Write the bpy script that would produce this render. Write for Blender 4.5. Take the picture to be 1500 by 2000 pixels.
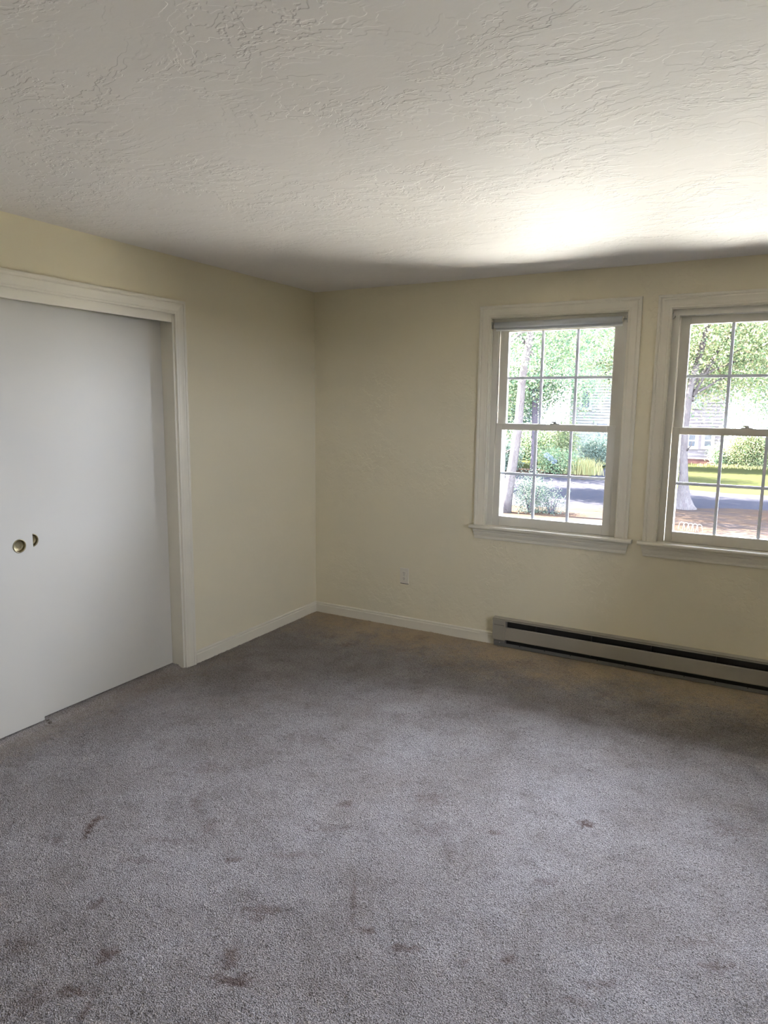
import bpy, math, random
import numpy as np
from mathutils import Matrix, Vector

random.seed(7)
rng = np.random.default_rng(11)
scene = bpy.context.scene
for _o in list(bpy.data.objects):
    bpy.data.objects.remove(_o, do_unlink=True)
COL = scene.collection

# ------------------------------------------------------------------ camera
def make_camera():
    loc = Vector((3.0307, -4.3705, 1.6093))
    yaw, pitch, roll = (math.radians(a) for a in (-29.0025, -8.7036, 0.6345))
    f = Vector((math.sin(yaw)*math.cos(pitch), math.cos(yaw)*math.cos(pitch), math.sin(pitch)))
    r = f.cross(Vector((0, 0, 1))).normalized()
    u = r.cross(f)
    r2 = r*math.cos(roll) + u*math.sin(roll)
    u2 = -r*math.sin(roll) + u*math.cos(roll)
    cam = bpy.data.cameras.new('camera')
    cam.sensor_fit = 'VERTICAL'
    cam.sensor_height = 36.0
    cam.lens = 1345.25/2000*36.0
    cam.clip_start = 0.05
    cam.clip_end = 500
    o = bpy.data.objects.new('camera', cam)
    m = Matrix((r2, u2, -f)).transposed().to_4x4()
    m.translation = loc
    o.matrix_world = m
    COL.objects.link(o)
    scene.camera = o
make_camera()

# ------------------------------------------------------------------ light
SKY = 26.0
SUN = 190.0
world = bpy.data.worlds.new('sky')
scene.world = world
world.use_nodes = True
_bg = world.node_tree.nodes['Background']
_bg.inputs['Color'].default_value = (0.74, 0.82, 1.0, 1)
_bg.inputs['Strength'].default_value = SKY
_s = bpy.data.lights.new('sun', 'SUN')
_s.energy = SUN
_s.angle = 0.0095
_s.color = (1.0, 0.89, 0.74)
_so = bpy.data.objects.new('sun', _s)
_so.rotation_euler = Vector((1.0, 0.11, -1.0)).to_track_quat('-Z', 'Y').to_euler()
COL.objects.link(_so)

def portal(w, h, loc, rz):
    l = bpy.data.lights.new('window_portal', 'AREA')
    l.shape = 'RECTANGLE'
    l.size = w
    l.size_y = h
    l.cycles.is_portal = True
    o = bpy.data.objects.new('window_portal', l)
    o.location = loc
    o.rotation_euler = (math.radians(-90), 0, rz)
    COL.objects.link(o)
WX = (1.391, 1.391+1.094)          # left inner edge of each window's casing
WW = 0.856                         # width inside the casing
RX, RY, H = 4.75, -5.25, 2.44      # room size
SW = (-3.05, -2.35, 1.20, 1.90)    # fill-light window added in the right wall, outside the view: y0, y1, z0, z1
for _x in WX:
    portal(WW-.06, 1.26, (_x+WW/2, 0.20, 1.49), 0.0)
portal(SW[1]-SW[0]-.06, SW[3]-SW[2]-.06, (RX+.16, (SW[0]+SW[1])/2, (SW[2]+SW[3])/2), math.radians(-90))

vs = scene.view_settings
vs.view_transform = 'Standard'
vs.look = 'None'
vs.gamma = 1.0
vs.use_curve_mapping = False
vs.exposure = 1.0
scene.cycles.max_bounces = 9
scene.cycles.diffuse_bounces = 4
scene.cycles.adaptive_threshold = 0.05
scene.cycles.transparent_max_bounces = 24
scene.cycles.caustics_reflective = False
scene.cycles.caustics_refractive = False

# ------------------------------------------------------------------ materials
def new_mat(name):
    m = bpy.data.materials.new(name)
    m.use_nodes = True
    nt = m.node_tree
    b = nt.nodes['Principled BSDF']
    return m, nt, b

def nd(nt, t, **kw):
    n = nt.nodes.new(t)
    for k, v in kw.items():
        if k in n.inputs.keys() if hasattr(n.inputs, 'keys') else False:
            n.inputs[k].default_value = v
        else:
            setattr(n, k, v)
    return n

def coords(nt):
    return nt.nodes.new('ShaderNodeTexCoord').outputs['Object']

def noise(nt, vec, scale, detail=3.0, rough=0.55, dist=0.0):
    n = nt.nodes.new('ShaderNodeTexNoise')
    n.inputs['Scale'].default_value = scale
    n.inputs['Detail'].default_value = detail
    n.inputs['Roughness'].default_value = rough
    n.inputs['Distortion'].default_value = dist
    nt.links.new(vec, n.inputs['Vector'])
    return n.outputs['Fac']

def ramp(nt, fac, stops):
    r = nt.nodes.new('ShaderNodeValToRGB')
    el = r.color_ramp.elements
    while len(el) < len(stops):
        el.new(0.5)
    for e, (p, c) in zip(el, stops):
        e.position = p
        e.color = (c, c, c, 1) if isinstance(c, (int, float)) else (*c, 1)
    nt.links.new(fac, r.inputs['Fac'])
    return r.outputs['Color']

def math_n(nt, op, a, b=None):
    n = nt.nodes.new('ShaderNodeMath')
    n.operation = op
    for i, v in enumerate((a, b)):
        if v is None:
            continue
        if isinstance(v, (int, float)):
            n.inputs[i].default_value = v
        else:
            nt.links.new(v, n.inputs[i])
    return n.outputs[0]

def mixc(nt, fac, a, b):
    n = nt.nodes.new('ShaderNodeMix')
    n.data_type = 'RGBA'
    for sock, v in ((n.inputs[0], fac), (n.inputs[6], a), (n.inputs[7], b)):
        if isinstance(v, tuple):
            sock.default_value = (*v, 1) if len(v) == 3 else v
        elif isinstance(v, (int, float)):
            sock.default_value = v
        else:
            nt.links.new(v, sock)
    return n.outputs[2]

def bump(nt, bsdf, h, strength=1.0, distance=0.01):
    n = nt.nodes.new('ShaderNodeBump')
    n.inputs['Strength'].default_value = strength
    n.inputs['Distance'].default_value = distance
    nt.links.new(h, n.inputs['Height'])
    nt.links.new(n.outputs['Normal'], bsdf.inputs['Normal'])

def stretch(nt, vec, s):
    m = nt.nodes.new('ShaderNodeMapping')
    m.inputs['Scale'].default_value = s
    nt.links.new(vec, m.inputs['Vector'])
    return m.outputs['Vector']

def plain(name, col, rough=0.5, metallic=0.0, var=0.05, vscale=6.0, bmp=0.0, bscale=200.0, spec=0.5):
    m, nt, b = new_mat(name)
    v = coords(nt)
    f = noise(nt, v, vscale, 1)
    lo = tuple(max(0, c*(1-var)) for c in col)
    hi = tuple(min(1, c*(1+var)) for c in col)
    nt.links.new(mixc(nt, f, lo, hi), b.inputs['Base Color'])
    b.inputs['Roughness'].default_value = rough
    b.inputs['Metallic'].default_value = metallic
    b.inputs['Specular IOR Level'].default_value = spec
    if bmp:
        bump(nt, b, noise(nt, v, bscale, 3), 0.6, bmp)
    return m

def wall_mat(name, col, trowel, relief=True):
    m, nt, b = new_mat(name)
    v = coords(nt)
    b.inputs['Base Color'].default_value = (*col, 1)
    b.inputs['Roughness'].default_value = 0.62
    b.inputs['Specular IOR Level'].default_value = 0.25
    if relief:
        n = noise(nt, v, 9.0, 3, .62, 0)
        h = ramp(nt, n, [(0.0, 0), (0.45, 0), (0.475, .5), (0.54, .5), (0.56, 1), (1.0, 1)])
        mask = ramp(nt, noise(nt, v, 2.2, 0), [(0.40, .15), (0.62, 1)])
        h = math_n(nt, 'MULTIPLY', h, mask)
    else:
        h = noise(nt, v, 45, 1)
    bump(nt, b, h, 1.0, trowel)
    return m

def ceiling_mat():
    m, nt, b = new_mat('trowelled_plaster')
    v = coords(nt)
    b.inputs['Base Color'].default_value = (.83, .79, .765, 1)
    b.inputs['Roughness'].default_value = 0.6
    b.inputs['Specular IOR Level'].default_value = 0.2
    warp = nt.nodes.new('ShaderNodeTexNoise')
    warp.inputs['Scale'].default_value = 2.6
    warp.inputs['Detail'].default_value = 1
    nt.links.new(v, warp.inputs['Vector'])
    vm = nt.nodes.new('ShaderNodeVectorMath')
    vm.operation = 'MULTIPLY_ADD'
    vm.inputs[1].default_value = (.22, .22, .22)
    nt.links.new(warp.outputs['Color'], vm.inputs[0])
    nt.links.new(v, vm.inputs[2])
    w = vm.outputs[0]
    # plateaus left by the trowel: several contour steps of two noises, the finer one only in patches
    n1 = noise(nt, stretch(nt, w, (.8, 1.1, 1)), 4.6, 4, .6)
    h1 = ramp(nt, n1, [(0, 0), (.465, 0), (.472, .5), (.545, .55), (.553, 1), (1, 1)])
    n2 = noise(nt, stretch(nt, w, (.65, 1.2, 1)), 17., 3, .62)
    h2 = ramp(nt, n2, [(0, 0), (.53, 0), (.55, 1), (1, 1)])
    mask = ramp(nt, warp.outputs['Fac'], [(0.42, .0), (0.60, 1)])
    mask1 = ramp(nt, warp.outputs['Fac'], [(0.36, .25), (0.54, 1)])
    h = math_n(nt, 'ADD', math_n(nt, 'MULTIPLY', math_n(nt, 'MULTIPLY', h1, mask1), 1.0), math_n(nt, 'MULTIPLY', math_n(nt, 'MULTIPLY', h2, mask), .8))
    h = math_n(nt, 'ADD', h, math_n(nt, 'MULTIPLY', n2, .22))
    bump(nt, b, h, 1.0, 0.0031)
    return m

def carpet_mat():
    m, nt, b = new_mat('cut_pile_carpet')
    v = coords(nt)
    fib = noise(nt, v, 230, 1, .7)
    worn = noise(nt, v, 8.5, 3, .62)
    patch = noise(nt, v, 2.3, 2, .6)
    base = mixc(nt, ramp(nt, patch, [(.35, 0), (.68, 1)]), (.395, .355, .335), (.51, .475, .465))
    base = mixc(nt, math_n(nt, 'MULTIPLY', ramp(nt, worn, [(.50, 0), (.72, 1)]), .38), base, (.21, .18, .16))
    base = mixc(nt, ramp(nt, fib, [(.3, 0), (.62, 1)]), mixc(nt, .78, base, (.075, .062, .053)), base)
    base = mixc(nt, math_n(nt, 'MULTIPLY', ramp(nt, fib, [(.6, 0), (.8, 1)]), .3), base, (.62, .58, .54))
    at = nt.nodes.new('ShaderNodeAttribute')
    at.attribute_name = 'stain'
    sep = nt.nodes.new('ShaderNodeSeparateColor')
    nt.links.new(at.outputs['Color'], sep.inputs['Color'])
    base = mixc(nt, math_n(nt, 'MULTIPLY', sep.outputs[0], .88), base, (.10, .052, .036))
    base = mixc(nt, math_n(nt, 'MULTIPLY', sep.outputs[1], .8), base, (.58, .45, .29))  # tan strip: soiled edge with warm bounce light mixed into the colour
    nt.links.new(base, b.inputs['Base Color'])
    b.inputs['Roughness'].default_value = 0.95
    b.inputs['Specular IOR Level'].default_value = 0.05
    bump(nt, b, fib, 0.9, 0.011)
    return m

def glass_mat():
    m = bpy.data.materials.new('window_glass')
    m.use_nodes = True
    nt = m.node_tree
    nt.nodes.clear()
    out = nt.nodes.new('ShaderNodeOutputMaterial')
    tr = nt.nodes.new('ShaderNodeBsdfTransparent')
    tr.inputs['Color'].default_value = (.985, .99, .99, 1)
    gl = nt.nodes.new('ShaderNodeBsdfGlossy')
    gl.inputs['Roughness'].default_value = 0.02
    fr = nt.nodes.new('ShaderNodeFresnel')
    fr.inputs['IOR'].default_value = 1.35
    mx = nt.nodes.new('ShaderNodeMixShader')
    nt.links.new(fr.outputs[0], mx.inputs[0])
    nt.links.new(tr.outputs[0], mx.inputs[1])
    nt.links.new(gl.outputs[0], mx.inputs[2])
    nt.links.new(mx.outputs[0], out.inputs[0])
    return m

def leaf_mat(name, stops, trans=0.5):
    m = bpy.data.materials.new(name)
    m.use_nodes = True
    nt = m.node_tree
    nt.nodes.clear()
    out = nt.nodes.new('ShaderNodeOutputMaterial')
    g = nt.nodes.new('ShaderNodeNewGeometry')
    col = ramp(nt, g.outputs['Random Per Island'], stops)
    df = nt.nodes.new('ShaderNodeBsdfDiffuse')
    tl = nt.nodes.new('ShaderNodeBsdfTranslucent')
    nt.links.new(col, df.inputs[0])
    nt.links.new(col, tl.inputs[0])
    mx = nt.nodes.new('ShaderNodeMixShader')
    mx.inputs[0].default_value = trans
    nt.links.new(df.outputs[0], mx.inputs[1])
    nt.links.new(tl.outputs[0], mx.inputs[2])
    nt.links.new(mx.outputs[0], out.inputs[0])
    return m

def ground_mat(name, c1, c2, c3, s1, s2, bmp=.02, sx=1.0):
    m, nt, b = new_mat(name)
    v = stretch(nt, coords(nt), (sx, 1, 1))
    c = mixc(nt, ramp(nt, noise(nt, v, s1, 4, .6), [(.35, 0), (.65, 1)]), c1, c2)
    c = mixc(nt, ramp(nt, noise(nt, v, s2, 3, .7), [(.48, 0), (.7, 1)]), c, c3)
    nt.links.new(c, b.inputs['Base Color'])
    b.inputs['Roughness'].default_value = 0.9
    b.inputs['Specular IOR Level'].default_value = 0.0
    bump(nt, b, noise(nt, v, s2, 3), .6, bmp)
    return m

M = {}
M['wall'] = wall_mat('cream_wall_paint', (.80, .725, .54), .0016)
M['wall_left'] = wall_mat('cream_wall_paint_smooth', (.80, .725, .54), .0005, False)
M['ceiling'] = ceiling_mat()
M['carpet'] = carpet_mat()
M['trim'] = plain('cream_trim_paint', (.78, .725, .60), .38, var=.03, vscale=5)
M['door'] = plain('door_paint', (.62, .585, .51), .42, var=.02, vscale=2)
M['sash'] = plain('sash_vinyl', (.70, .665, .585), .4, var=.03, vscale=9)
M['muntin'] = plain('grille_white', (.80, .84, .95), .4, var=.02)
M['white'] = plain('exterior_white', (.80, .80, .79), .5, var=.03)
M['brass'] = plain('aged_brass', (.30, .25, .145), .36, .9, var=.15, vscale=40)
M['blind'] = plain('blind_fabric', (.62, .63, .64), .7, var=.03, vscale=30)
M['metal'] = plain('dull_steel', (.45, .44, .41), .35, .8, var=.1, vscale=30)
M['heater'] = plain('heater_enamel', (.36, .325, .265), .4, var=.04, vscale=6)
M['heater_dark'] = plain('heater_interior', (.022, .018, .015), .6, var=.2, vscale=20)
M['heater_grey'] = plain('heater_reflector', (.20, .19, .175), .5, .1, var=.08, vscale=10)
M['fin'] = plain('heater_fin', (.05, .045, .04), .5, .5, var=.2, vscale=20)
M['plastic'] = plain('outlet_plastic', (.75, .69, .58), .35, var=.02)
M['slot'] = plain('dark_slot', (.03, .025, .02), .7, var=.1)
M['guide'] = plain('dusty_nylon', (.14, .11, .085), .7, var=.2, vscale=80)
M['glass'] = glass_mat()
M['closet'] = plain('closet_paint', (.5, .47, .4), .7, var=.04)

# ------------------------------------------------------------------ mesh helpers
def add_obj(name, data, parent=None, loc=None):
    o = bpy.data.objects.new(name, data)
    COL.objects.link(o)
    if loc is not None:
        o.location = loc
    if parent is not None:
        o.parent = parent
    return o

def mesh(name, verts, faces, mat, parent=None, smooth=False):
    me = bpy.data.meshes.new(name)
    me.from_pydata([tuple(v) for v in verts], [], faces)
    me.materials.append(mat)
    if smooth:
        for p in me.polygons:
            p.use_smooth = True
    me.update()
    return add_obj(name, me, parent)

def fix_normals(o):
    import bmesh
    bm = bmesh.new()
    bm.from_mesh(o.data)
    bmesh.ops.recalc_face_normals(bm, faces=bm.faces)
    bm.to_mesh(o.data)
    bm.free()
    return o

class MB:
    """collects shapes into one mesh"""
    def __init__(self):
        self.v, self.f = [], []
    def box(self, x0, x1, y0, y1, z0, z1):
        n = len(self.v)
        self.v += [(x0, y0, z0), (x1, y0, z0), (x1, y1, z0), (x0, y1, z0),
                   (x0, y0, z1), (x1, y0, z1), (x1, y1, z1), (x0, y1, z1)]
        self.f += [tuple(n+i for i in q) for q in
                   ((0, 3, 2, 1), (4, 5, 6, 7), (0, 1, 5, 4), (1, 2, 6, 5), (2, 3, 7, 6), (3, 0, 4, 7))]
        return self
    def hexa(self, pts):
        n = len(self.v)
        self.v += pts
        self.f += [tuple(n+i for i in q) for q in
                   ((0, 3, 2, 1), (4, 5, 6, 7), (0, 1, 5, 4), (1, 2, 6, 5), (2, 3, 7, 6), (3, 0, 4, 7))]
        return self
    def tube(self, pts, rad, n=10, cap=True):
        pts = [Vector(p) for p in pts]
        base = len(self.v)
        prev = None
        for i, p in enumerate(pts):
            a = pts[max(i-1, 0)]
            b = pts[min(i+1, len(pts)-1)]
            t = (b-a).normalized()
            ref = Vector((0, 0, 1)) if abs(t.z) < .9 else Vector((1, 0, 0))
            if prev is None:
                s = t.cross(ref).normalized()
            else:
                s = (prev - t*prev.dot(t)).normalized()
            prev = s
            w = t.cross(s)
            r = rad[i] if isinstance(rad, (list, tuple)) else rad
            for k in range(n):
                a_ = 2*math.pi*k/n
                self.v.append(tuple(p + (s*math.cos(a_) + w*math.sin(a_))*r))
        for i in range(len(pts)-1):
            for k in range(n):
                k2 = (k+1) % n
                self.f.append((base+i*n+k, base+i*n+k2, base+(i+1)*n+k2, base+(i+1)*n+k))
        if cap:
            self.f.append(tuple(base+k for k in reversed(range(n))))
            self.f.append(tuple(base+(len(pts)-1)*n+k for k in range(n)))
        return self
    def sweep(self, prof, a, b, pa=None, pb=None):
        """prism: profile points already placed at both ends (lists of 3D)"""
        base = len(self.v)
        n = len(a)
        self.v += list(a) + list(b)
        for k in range(n):
            k2 = (k+1) % n
            self.f.append((base+k, base+k2, base+n+k2, base+n+k))
        self.f.append(tuple(base+k for k in reversed(range(n))))
        self.f.append(tuple(base+n+k for k in range(n)))
        return self
    def build(self, name, mat, parent=None, smooth=False, bevel=0.0):
        o = mesh(name, self.v, self.f, mat, parent, smooth)
        fix_normals(o)
        if bevel:
            md = o.modifiers.new('bevel', 'BEVEL')
            md.width = bevel
            md.segments = 2
            md.limit_method = 'ANGLE'
        return o

def tag(o, label=None, cat=None, group=None, kind=None):
    if label:
        o['label'] = label
    if cat:
        o['category'] = cat
    if group:
        o['group'] = group
    if kind:
        o['kind'] = kind
    return o

def empty(name, loc=(0, 0, 0)):
    o = bpy.data.objects.new(name, None)
    o.empty_display_size = 0.1
    COL.objects.link(o)
    o.location = loc
    return o

def adopt(parent):
    """children are modelled in world coordinates: shift them so the root can sit at the thing's base"""
    bpy.context.view_layer.update()
    for c in parent.children:
        c.matrix_parent_inverse = parent.matrix_world.inverted()

# ------------------------------------------------------------------ room shell
WT = 0.125
ox0, ox1, oz0, oz1 = -.006, WW+.006, 0.80, 2.190     # opening relative to casing inner edge
mb = MB()
xs = [-WT]
for x in WX:
    xs += [x+ox0, x+ox1]
xs.append(RX+WT)
for i in range(0, len(xs), 2):
    mb.box(xs[i], xs[i+1], 0, WT, -.12, H+.15)
for x in WX:
    mb.box(x+ox0, x+ox1, 0, WT, -.12, oz0)
    mb.box(x+ox0, x+ox1, 0, WT, oz1, H+.15)
tag(mb.build('wall_back', M['wall']), 'cream plaster wall with the two windows', 'wall', kind='structure')

CY0, CY1, CZ = -1.409, -3.24, 2.135      # closet opening
mb = MB()
mb.box(-.12, 0, CY0, 0, -.12, H+.15).box(-.12, 0, RY-WT, CY1, -.12, H+.15).box(-.12, 0, CY1, CY0, CZ, H+.15)
tag(mb.build('wall_left', M['wall_left']), 'smooth cream wall around the closet opening', 'wall', kind='structure')
mb = MB()
mb.box(-.84, -.74, CY1-.2, CY0+.2, -.12, H).box(-.74, -.12, CY0+.1, CY0+.2, -.12, H).box(-.74, -.12, CY1-.2, CY1-.1, -.12, H).box(-.84, -.12, CY1-.2, CY0+.2, H, H+.1)
tag(mb.build('wall_closet', M['closet']), 'painted walls inside the closet behind the sliding doors', 'wall', kind='structure')
mb = MB().box(RX, RX+WT, RY-WT, SW[0], -.12, H+.15).box(RX, RX+WT, SW[1], 0, -.12, H+.15)
mb.box(RX, RX+WT, SW[0], SW[1], -.12, SW[2]).box(RX, RX+WT, SW[0], SW[1], SW[3], H+.15)
tag(mb.build('wall_right', M['wall']), 'cream wall on the right, outside the view', 'wall', kind='structure')
tag(MB().box(-.12, RX+WT, RY-WT, RY, -.12, H+.15).build('wall_rear', M['wall']), 'cream wall behind the viewer', 'wall', kind='structure')
tag(MB().box(0, RX, RY, 0, H, H+.15).build('ceiling', M['ceiling']), 'white ceiling of rough trowelled plaster', 'ceiling', kind='structure')

floor = MB().box(-.74, RX, RY, 0, -.12, -.004).build('floor', M['carpet'])
tag(floor, 'floor covered with worn grey-beige carpet', 'floor', kind='structure')

def carpet_pile():
    x0, x1, y0, y1, st = -.115, 3.95, -4.0, -.001, .0052
    nx, ny = int((x1-x0)/st), int((y1-y0)/st)
    X = np.linspace(x0, x1, nx)
    Y = np.linspace(y0, y1, ny)
    def band(lo, hi, seed):
        r = np.random.default_rng(seed)
        f = np.fft.rfft2(r.standard_normal((ny, nx)))
        ky = np.fft.fftfreq(ny, st)[:, None]
        kx = np.fft.rfftfreq(nx, st)[None, :]
        k = np.hypot(kx, ky)
        g = np.exp(-(k*lo)**2) * (1-np.exp(-(k*hi)**2))
        o = np.fft.irfft2(f*g, (ny, nx))
        return o/o.std()
    big = band(.18, 1.5, 1)
    mid = band(.035, .2, 2)
    fine = band(.006, .015, 3)
    Z = .0005 + fine*(.0015 + .0004*np.clip(mid, -1, 1)) + mid*.0006 + big*.0008
    Z = np.clip(Z, -.0035, .009)
    XX, YY = np.meshgrid(X, Y)
    # the carpet rides up over the closet threshold
    Z = Z + .014*np.clip((-.018-XX)/.03, 0, 1)*((YY < CY0) & (YY > CY1))
    # worn and stained places, plus warm light painted along the window wall
    wob = band(.03, .25, 4)
    wob2 = band(.012, .06, 5)
    stain = np.zeros_like(Z)
    tan = np.zeros_like(Z)
    for (sx, sy, ra, rb, ang, s, which) in STAINS:
        ca, sa = math.cos(ang), math.sin(ang)
        dx, dy = XX-sx, YY-sy
        d = np.hypot((dx*ca+dy*sa)/ra, (-dx*sa+dy*ca)/rb) + wob*.22 + wob2*.22
        v = np.clip(1.35-d, 0, 1)*s
        if which == 0:
            stain = np.maximum(stain, v)
        else:
            tan = np.maximum(tan, v)
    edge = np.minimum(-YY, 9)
    soil_bounce = np.clip(1.1-edge/.62+wob*.10+big*.10, 0, 1)**1.3*.95  # brown soil under the windows, also painted warm light that lifts the shade
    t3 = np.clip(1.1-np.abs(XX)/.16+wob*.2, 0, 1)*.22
    tan = np.maximum(tan, np.maximum(soil_bounce, t3))
    co = np.empty((ny*nx, 3), np.float32)
    co[:, 0] = XX.ravel(); co[:, 1] = YY.ravel(); co[:, 2] = Z.ravel()
    i = np.arange((ny-1)*(nx-1))
    r, c = i//(nx-1), i % (nx-1)
    a = r*nx+c
    q = np.stack([a, a+1, a+nx+1, a+nx], 1).astype(np.int32)
    me = bpy.data.meshes.new('carpet_pile')
    me.vertices.add(len(co)); me.vertices.foreach_set('co', co.ravel())
    me.loops.add(q.size); me.loops.foreach_set('vertex_index', q.ravel())
    me.polygons.add(len(q))
    me.polygons.foreach_set('loop_start', np.arange(0, q.size, 4, dtype=np.int32))
    me.polygons.foreach_set('use_smooth', np.ones(len(q), bool))
    me.update(calc_edges=True)
    at = me.attributes.new('stain', 'FLOAT_COLOR', 'POINT')  # red: stains; green: tan tone, partly painted bounce light
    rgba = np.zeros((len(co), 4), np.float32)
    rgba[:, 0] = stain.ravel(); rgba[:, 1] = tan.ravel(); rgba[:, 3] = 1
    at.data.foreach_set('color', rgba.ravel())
    me.materials.append(M['carpet'])
    return me
STAINS = [(0.875, -2.785, 0.018, 0.057, 0.52, 0.8, 0),
          (0.866, -2.728, 0.018, 0.018, 0.52, 0.6, 0),
          (0.845, -2.897, 0.019, 0.027, 0.52, 0.5, 0),
          (1.247, -3.054, 0.025, 0.025, 0.52, 0.6, 0),
          (1.445, -3.174, 0.033, 0.029, 0.52, 0.75, 0),
          (1.485, -3.305, 0.048, 0.018, 0.52, 0.7, 0),
          (1.56, -3.334, 0.011, 0.053, 0.52, 0.5, 0),
          (1.772, -3.007, 0.027, 0.044, 0.52, 0.6, 0),
          (1.834, -3.062, 0.065, 0.022, 0.52, 0.75, 0),
          (1.729, -2.803, 0.069, 0.021, 0.52, 0.5, 0),
          (1.73, -2.836, 0.033, 0.027, 0.52, 0.4, 0),
          (1.963, -2.623, 0.008, 0.112, 0.52, 0.4, 0),
          (2.074, -2.714, 0.029, 0.019, 0.52, 0.6, 0),
          (2.193, -2.721, 0.034, 0.016, 0.52, 0.6, 0),
          (1.48, -2.666, 0.026, 0.017, 0.52, 0.6, 0),
          (1.647, -2.534, 0.074, 0.018, 0.52, 0.4, 0),
          (1.114, -2.463, 0.029, 0.062, 0.53, 0.35, 0),
          (1.272, -2.555, 0.028, 0.048, 0.52, 0.35, 0),
          (1.645, -2.159, 0.034, 0.022, 0.53, 0.5, 0),
          (1.66, -2.338, 0.079, 0.033, 0.52, 0.3, 0),
          (1.217, -2.686, 0.114, 0.016, 0.52, 0.3, 0),
          (1.198, -2.826, 0.073, 0.018, 0.52, 0.35, 0),
          (2.527, -1.806, 0.028, 0.025, 0.52, 0.85, 0),
          (2.241, -2.04, 0.024, 0.016, 0.52, 0.5, 0),
          (2.211, -2.715, 0.037, 0.012, 0.52, 0.6, 0),
          (2.486, -2.6, 0.024, 0.02, 0.52, 0.6, 0),
          (2.381, -2.671, 0.03, 0.011, 0.52, 0.4, 0),
          (2.728, -2.579, 0.023, 0.015, 0.52, 0.6, 0),
          (2.676, -2.653, 0.014, 0.01, 0.52, 0.5, 0),
          (3.031, -2.323, 0.045, 0.017, 0.52, 0.5, 0),
          (2.483, -2.218, 0.053, 0.021, 0.52, 0.35, 0),
          (2.974, -2.245, 0.063, 0.018, 0.52, 0.35, 0),
          (2.114, -2.192, 0.019, 0.095, 0.52, 0.25, 0),
          (2.738, -2.555, 0.058, 0.015, 0.52, 0.4, 0),
          (2.032, -2.134, 0.079, 0.04, 0.52, 0.3, 0),
          (1.925, -1.953, 0.064, 0.046, 0.53, 0.3, 0),
          (3.015, -1.566, 0.08, 0.052, 0.52, 0.3, 0),
          (2.716, -2.645, 0.042, 0.017, 0.52, 0.3, 0),
          (1.41, -3.392, 0.055, 0.056, 0.52, 0.4, 0),
          (1.203, -3.284, 0.046, 0.045, 0.52, 0.3, 0),
          (0.936, -2.245, 0.091, 0.065, 0.53, 0.35, 0),
          (1.172, -1.77, 0.151, 0.076, 0.53, 0.2, 0),
          (0.47, -0.103, 0.069, 0.05, 0.54, 0.36, 0),
          (0.437, -0.475, 0.036, 0.033, 0.54, 0.36, 0),
          (0.629, -0.556, 0.049, 0.041, 0.54, 0.41, 0),
          (0.583, -0.27, 0.029, 0.046, 0.54, 0.32, 0),
          (0.853, -0.251, 0.043, 0.033, 0.54, 0.32, 0),
          (0.987, -0.157, 0.051, 0.033, 0.54, 0.36, 0),
          (1.805, -0.253, 0.092, 0.055, 0.54, 0.36, 0),
          (2.351, -0.506, 0.076, 0.053, 0.53, 0.23, 0),
          (2.836, -0.733, 0.236, 0.14, 0.53, 0.16, 0),
          (1.929, -0.919, 0.169, 0.081, 0.53, 0.16, 0),
          (1.411, -1.368, 0.188, 0.061, 0.53, 0.11, 0),
          (0.422, -1.949, 0.159, 0.089, 0.53, 0.13, 0),
          (2.379, -0.728, 0.167, 0.068, 0.53, 0.13, 0),
          (3.035, -0.551, 0.16, 0.121, 0.53, 0.23, 0),
          (1.736, -1.177, 0.135, 0.087, 0.53, 0.11, 0),
          (0.477, -1.454, 0.148, 0.076, 0.53, 0.11, 0)]

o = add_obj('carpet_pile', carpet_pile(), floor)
tag(o, 'worn grey-beige cut-pile carpet with brown stains', kind='stuff')

# ------------------------------------------------------------------ mouldings
# casing profile: u from the inner edge outwards, d out of the wall
CAS = [(0, 0), (0, .0085), (.003, .0110), (.009, .0110), (.0115, .0088), (.015, .0088), (.0165, .0100), (.030, .0110),
       (.040, .0130), (.047, .0150), (.051, .0155), (.0535, .0132), (.057, .0132), (.060, .0165), (.064, .0180), (.072, .0180), (.075, .0165), (.075, 0)]

def casing_set(parent, x0, x1, zb, zt, to3, width, names=('side_casing', 'head_casing'), mat=None):
    """to3(a, d, z): along-wall coordinate, depth out of the wall, height"""
    k = width/.075
    mat = mat or M['trim']
    # left leg (mitred at the top)
    for s, xe in ((-1, x0), (1, x1)):
        A = [to3(xe+s*u*k, d, zb) for u, d in CAS]
        B = [to3(xe+s*u*k, d, zt+u*k) for u, d in CAS]
        MB().sweep(None, A, B).build(names[0], mat, parent)
    A = [to3(x0-u*k, d, zt+u*k) for u, d in CAS]
    B = [to3(x1+u*k, d, zt+u*k) for u, d in CAS]
    MB().sweep(None, A, B).build(names[1], mat, parent)

BBP = [(0, 0), (.013, 0), (.013, .058), (.0115, .0615), (.0080, .0640), (.0080, .0685), (.0100, .0705), (.0100, .0745), (.0065, .0790), (.0030, .0810), (0, .0810)]
def baseboard(name, a, b, to3, label):
    A = [to3(a, d, z) for d, z in BBP]
    B = [to3(b, d, z) for d, z in BBP]
    o = MB().sweep(None, A, B).build(name, M['trim'])
    tag(o, label, 'baseboard', kind='structure')
    return o
backw = lambda a, d, z: (a, -d, z)
leftw = lambda a, d, z: (d, a, z)
baseboard('baseboard_back', 0.0, 1.490, backw, 'cream moulded baseboard under the outlet, ending at the heater')
baseboard('baseboard_left', 0.0, CY0+.084, leftw, 'cream moulded baseboard between the closet and the corner')
baseboard('baseboard_front', CY1-.084, RY, leftw, 'cream moulded baseboard on the near side of the closet')

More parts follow.
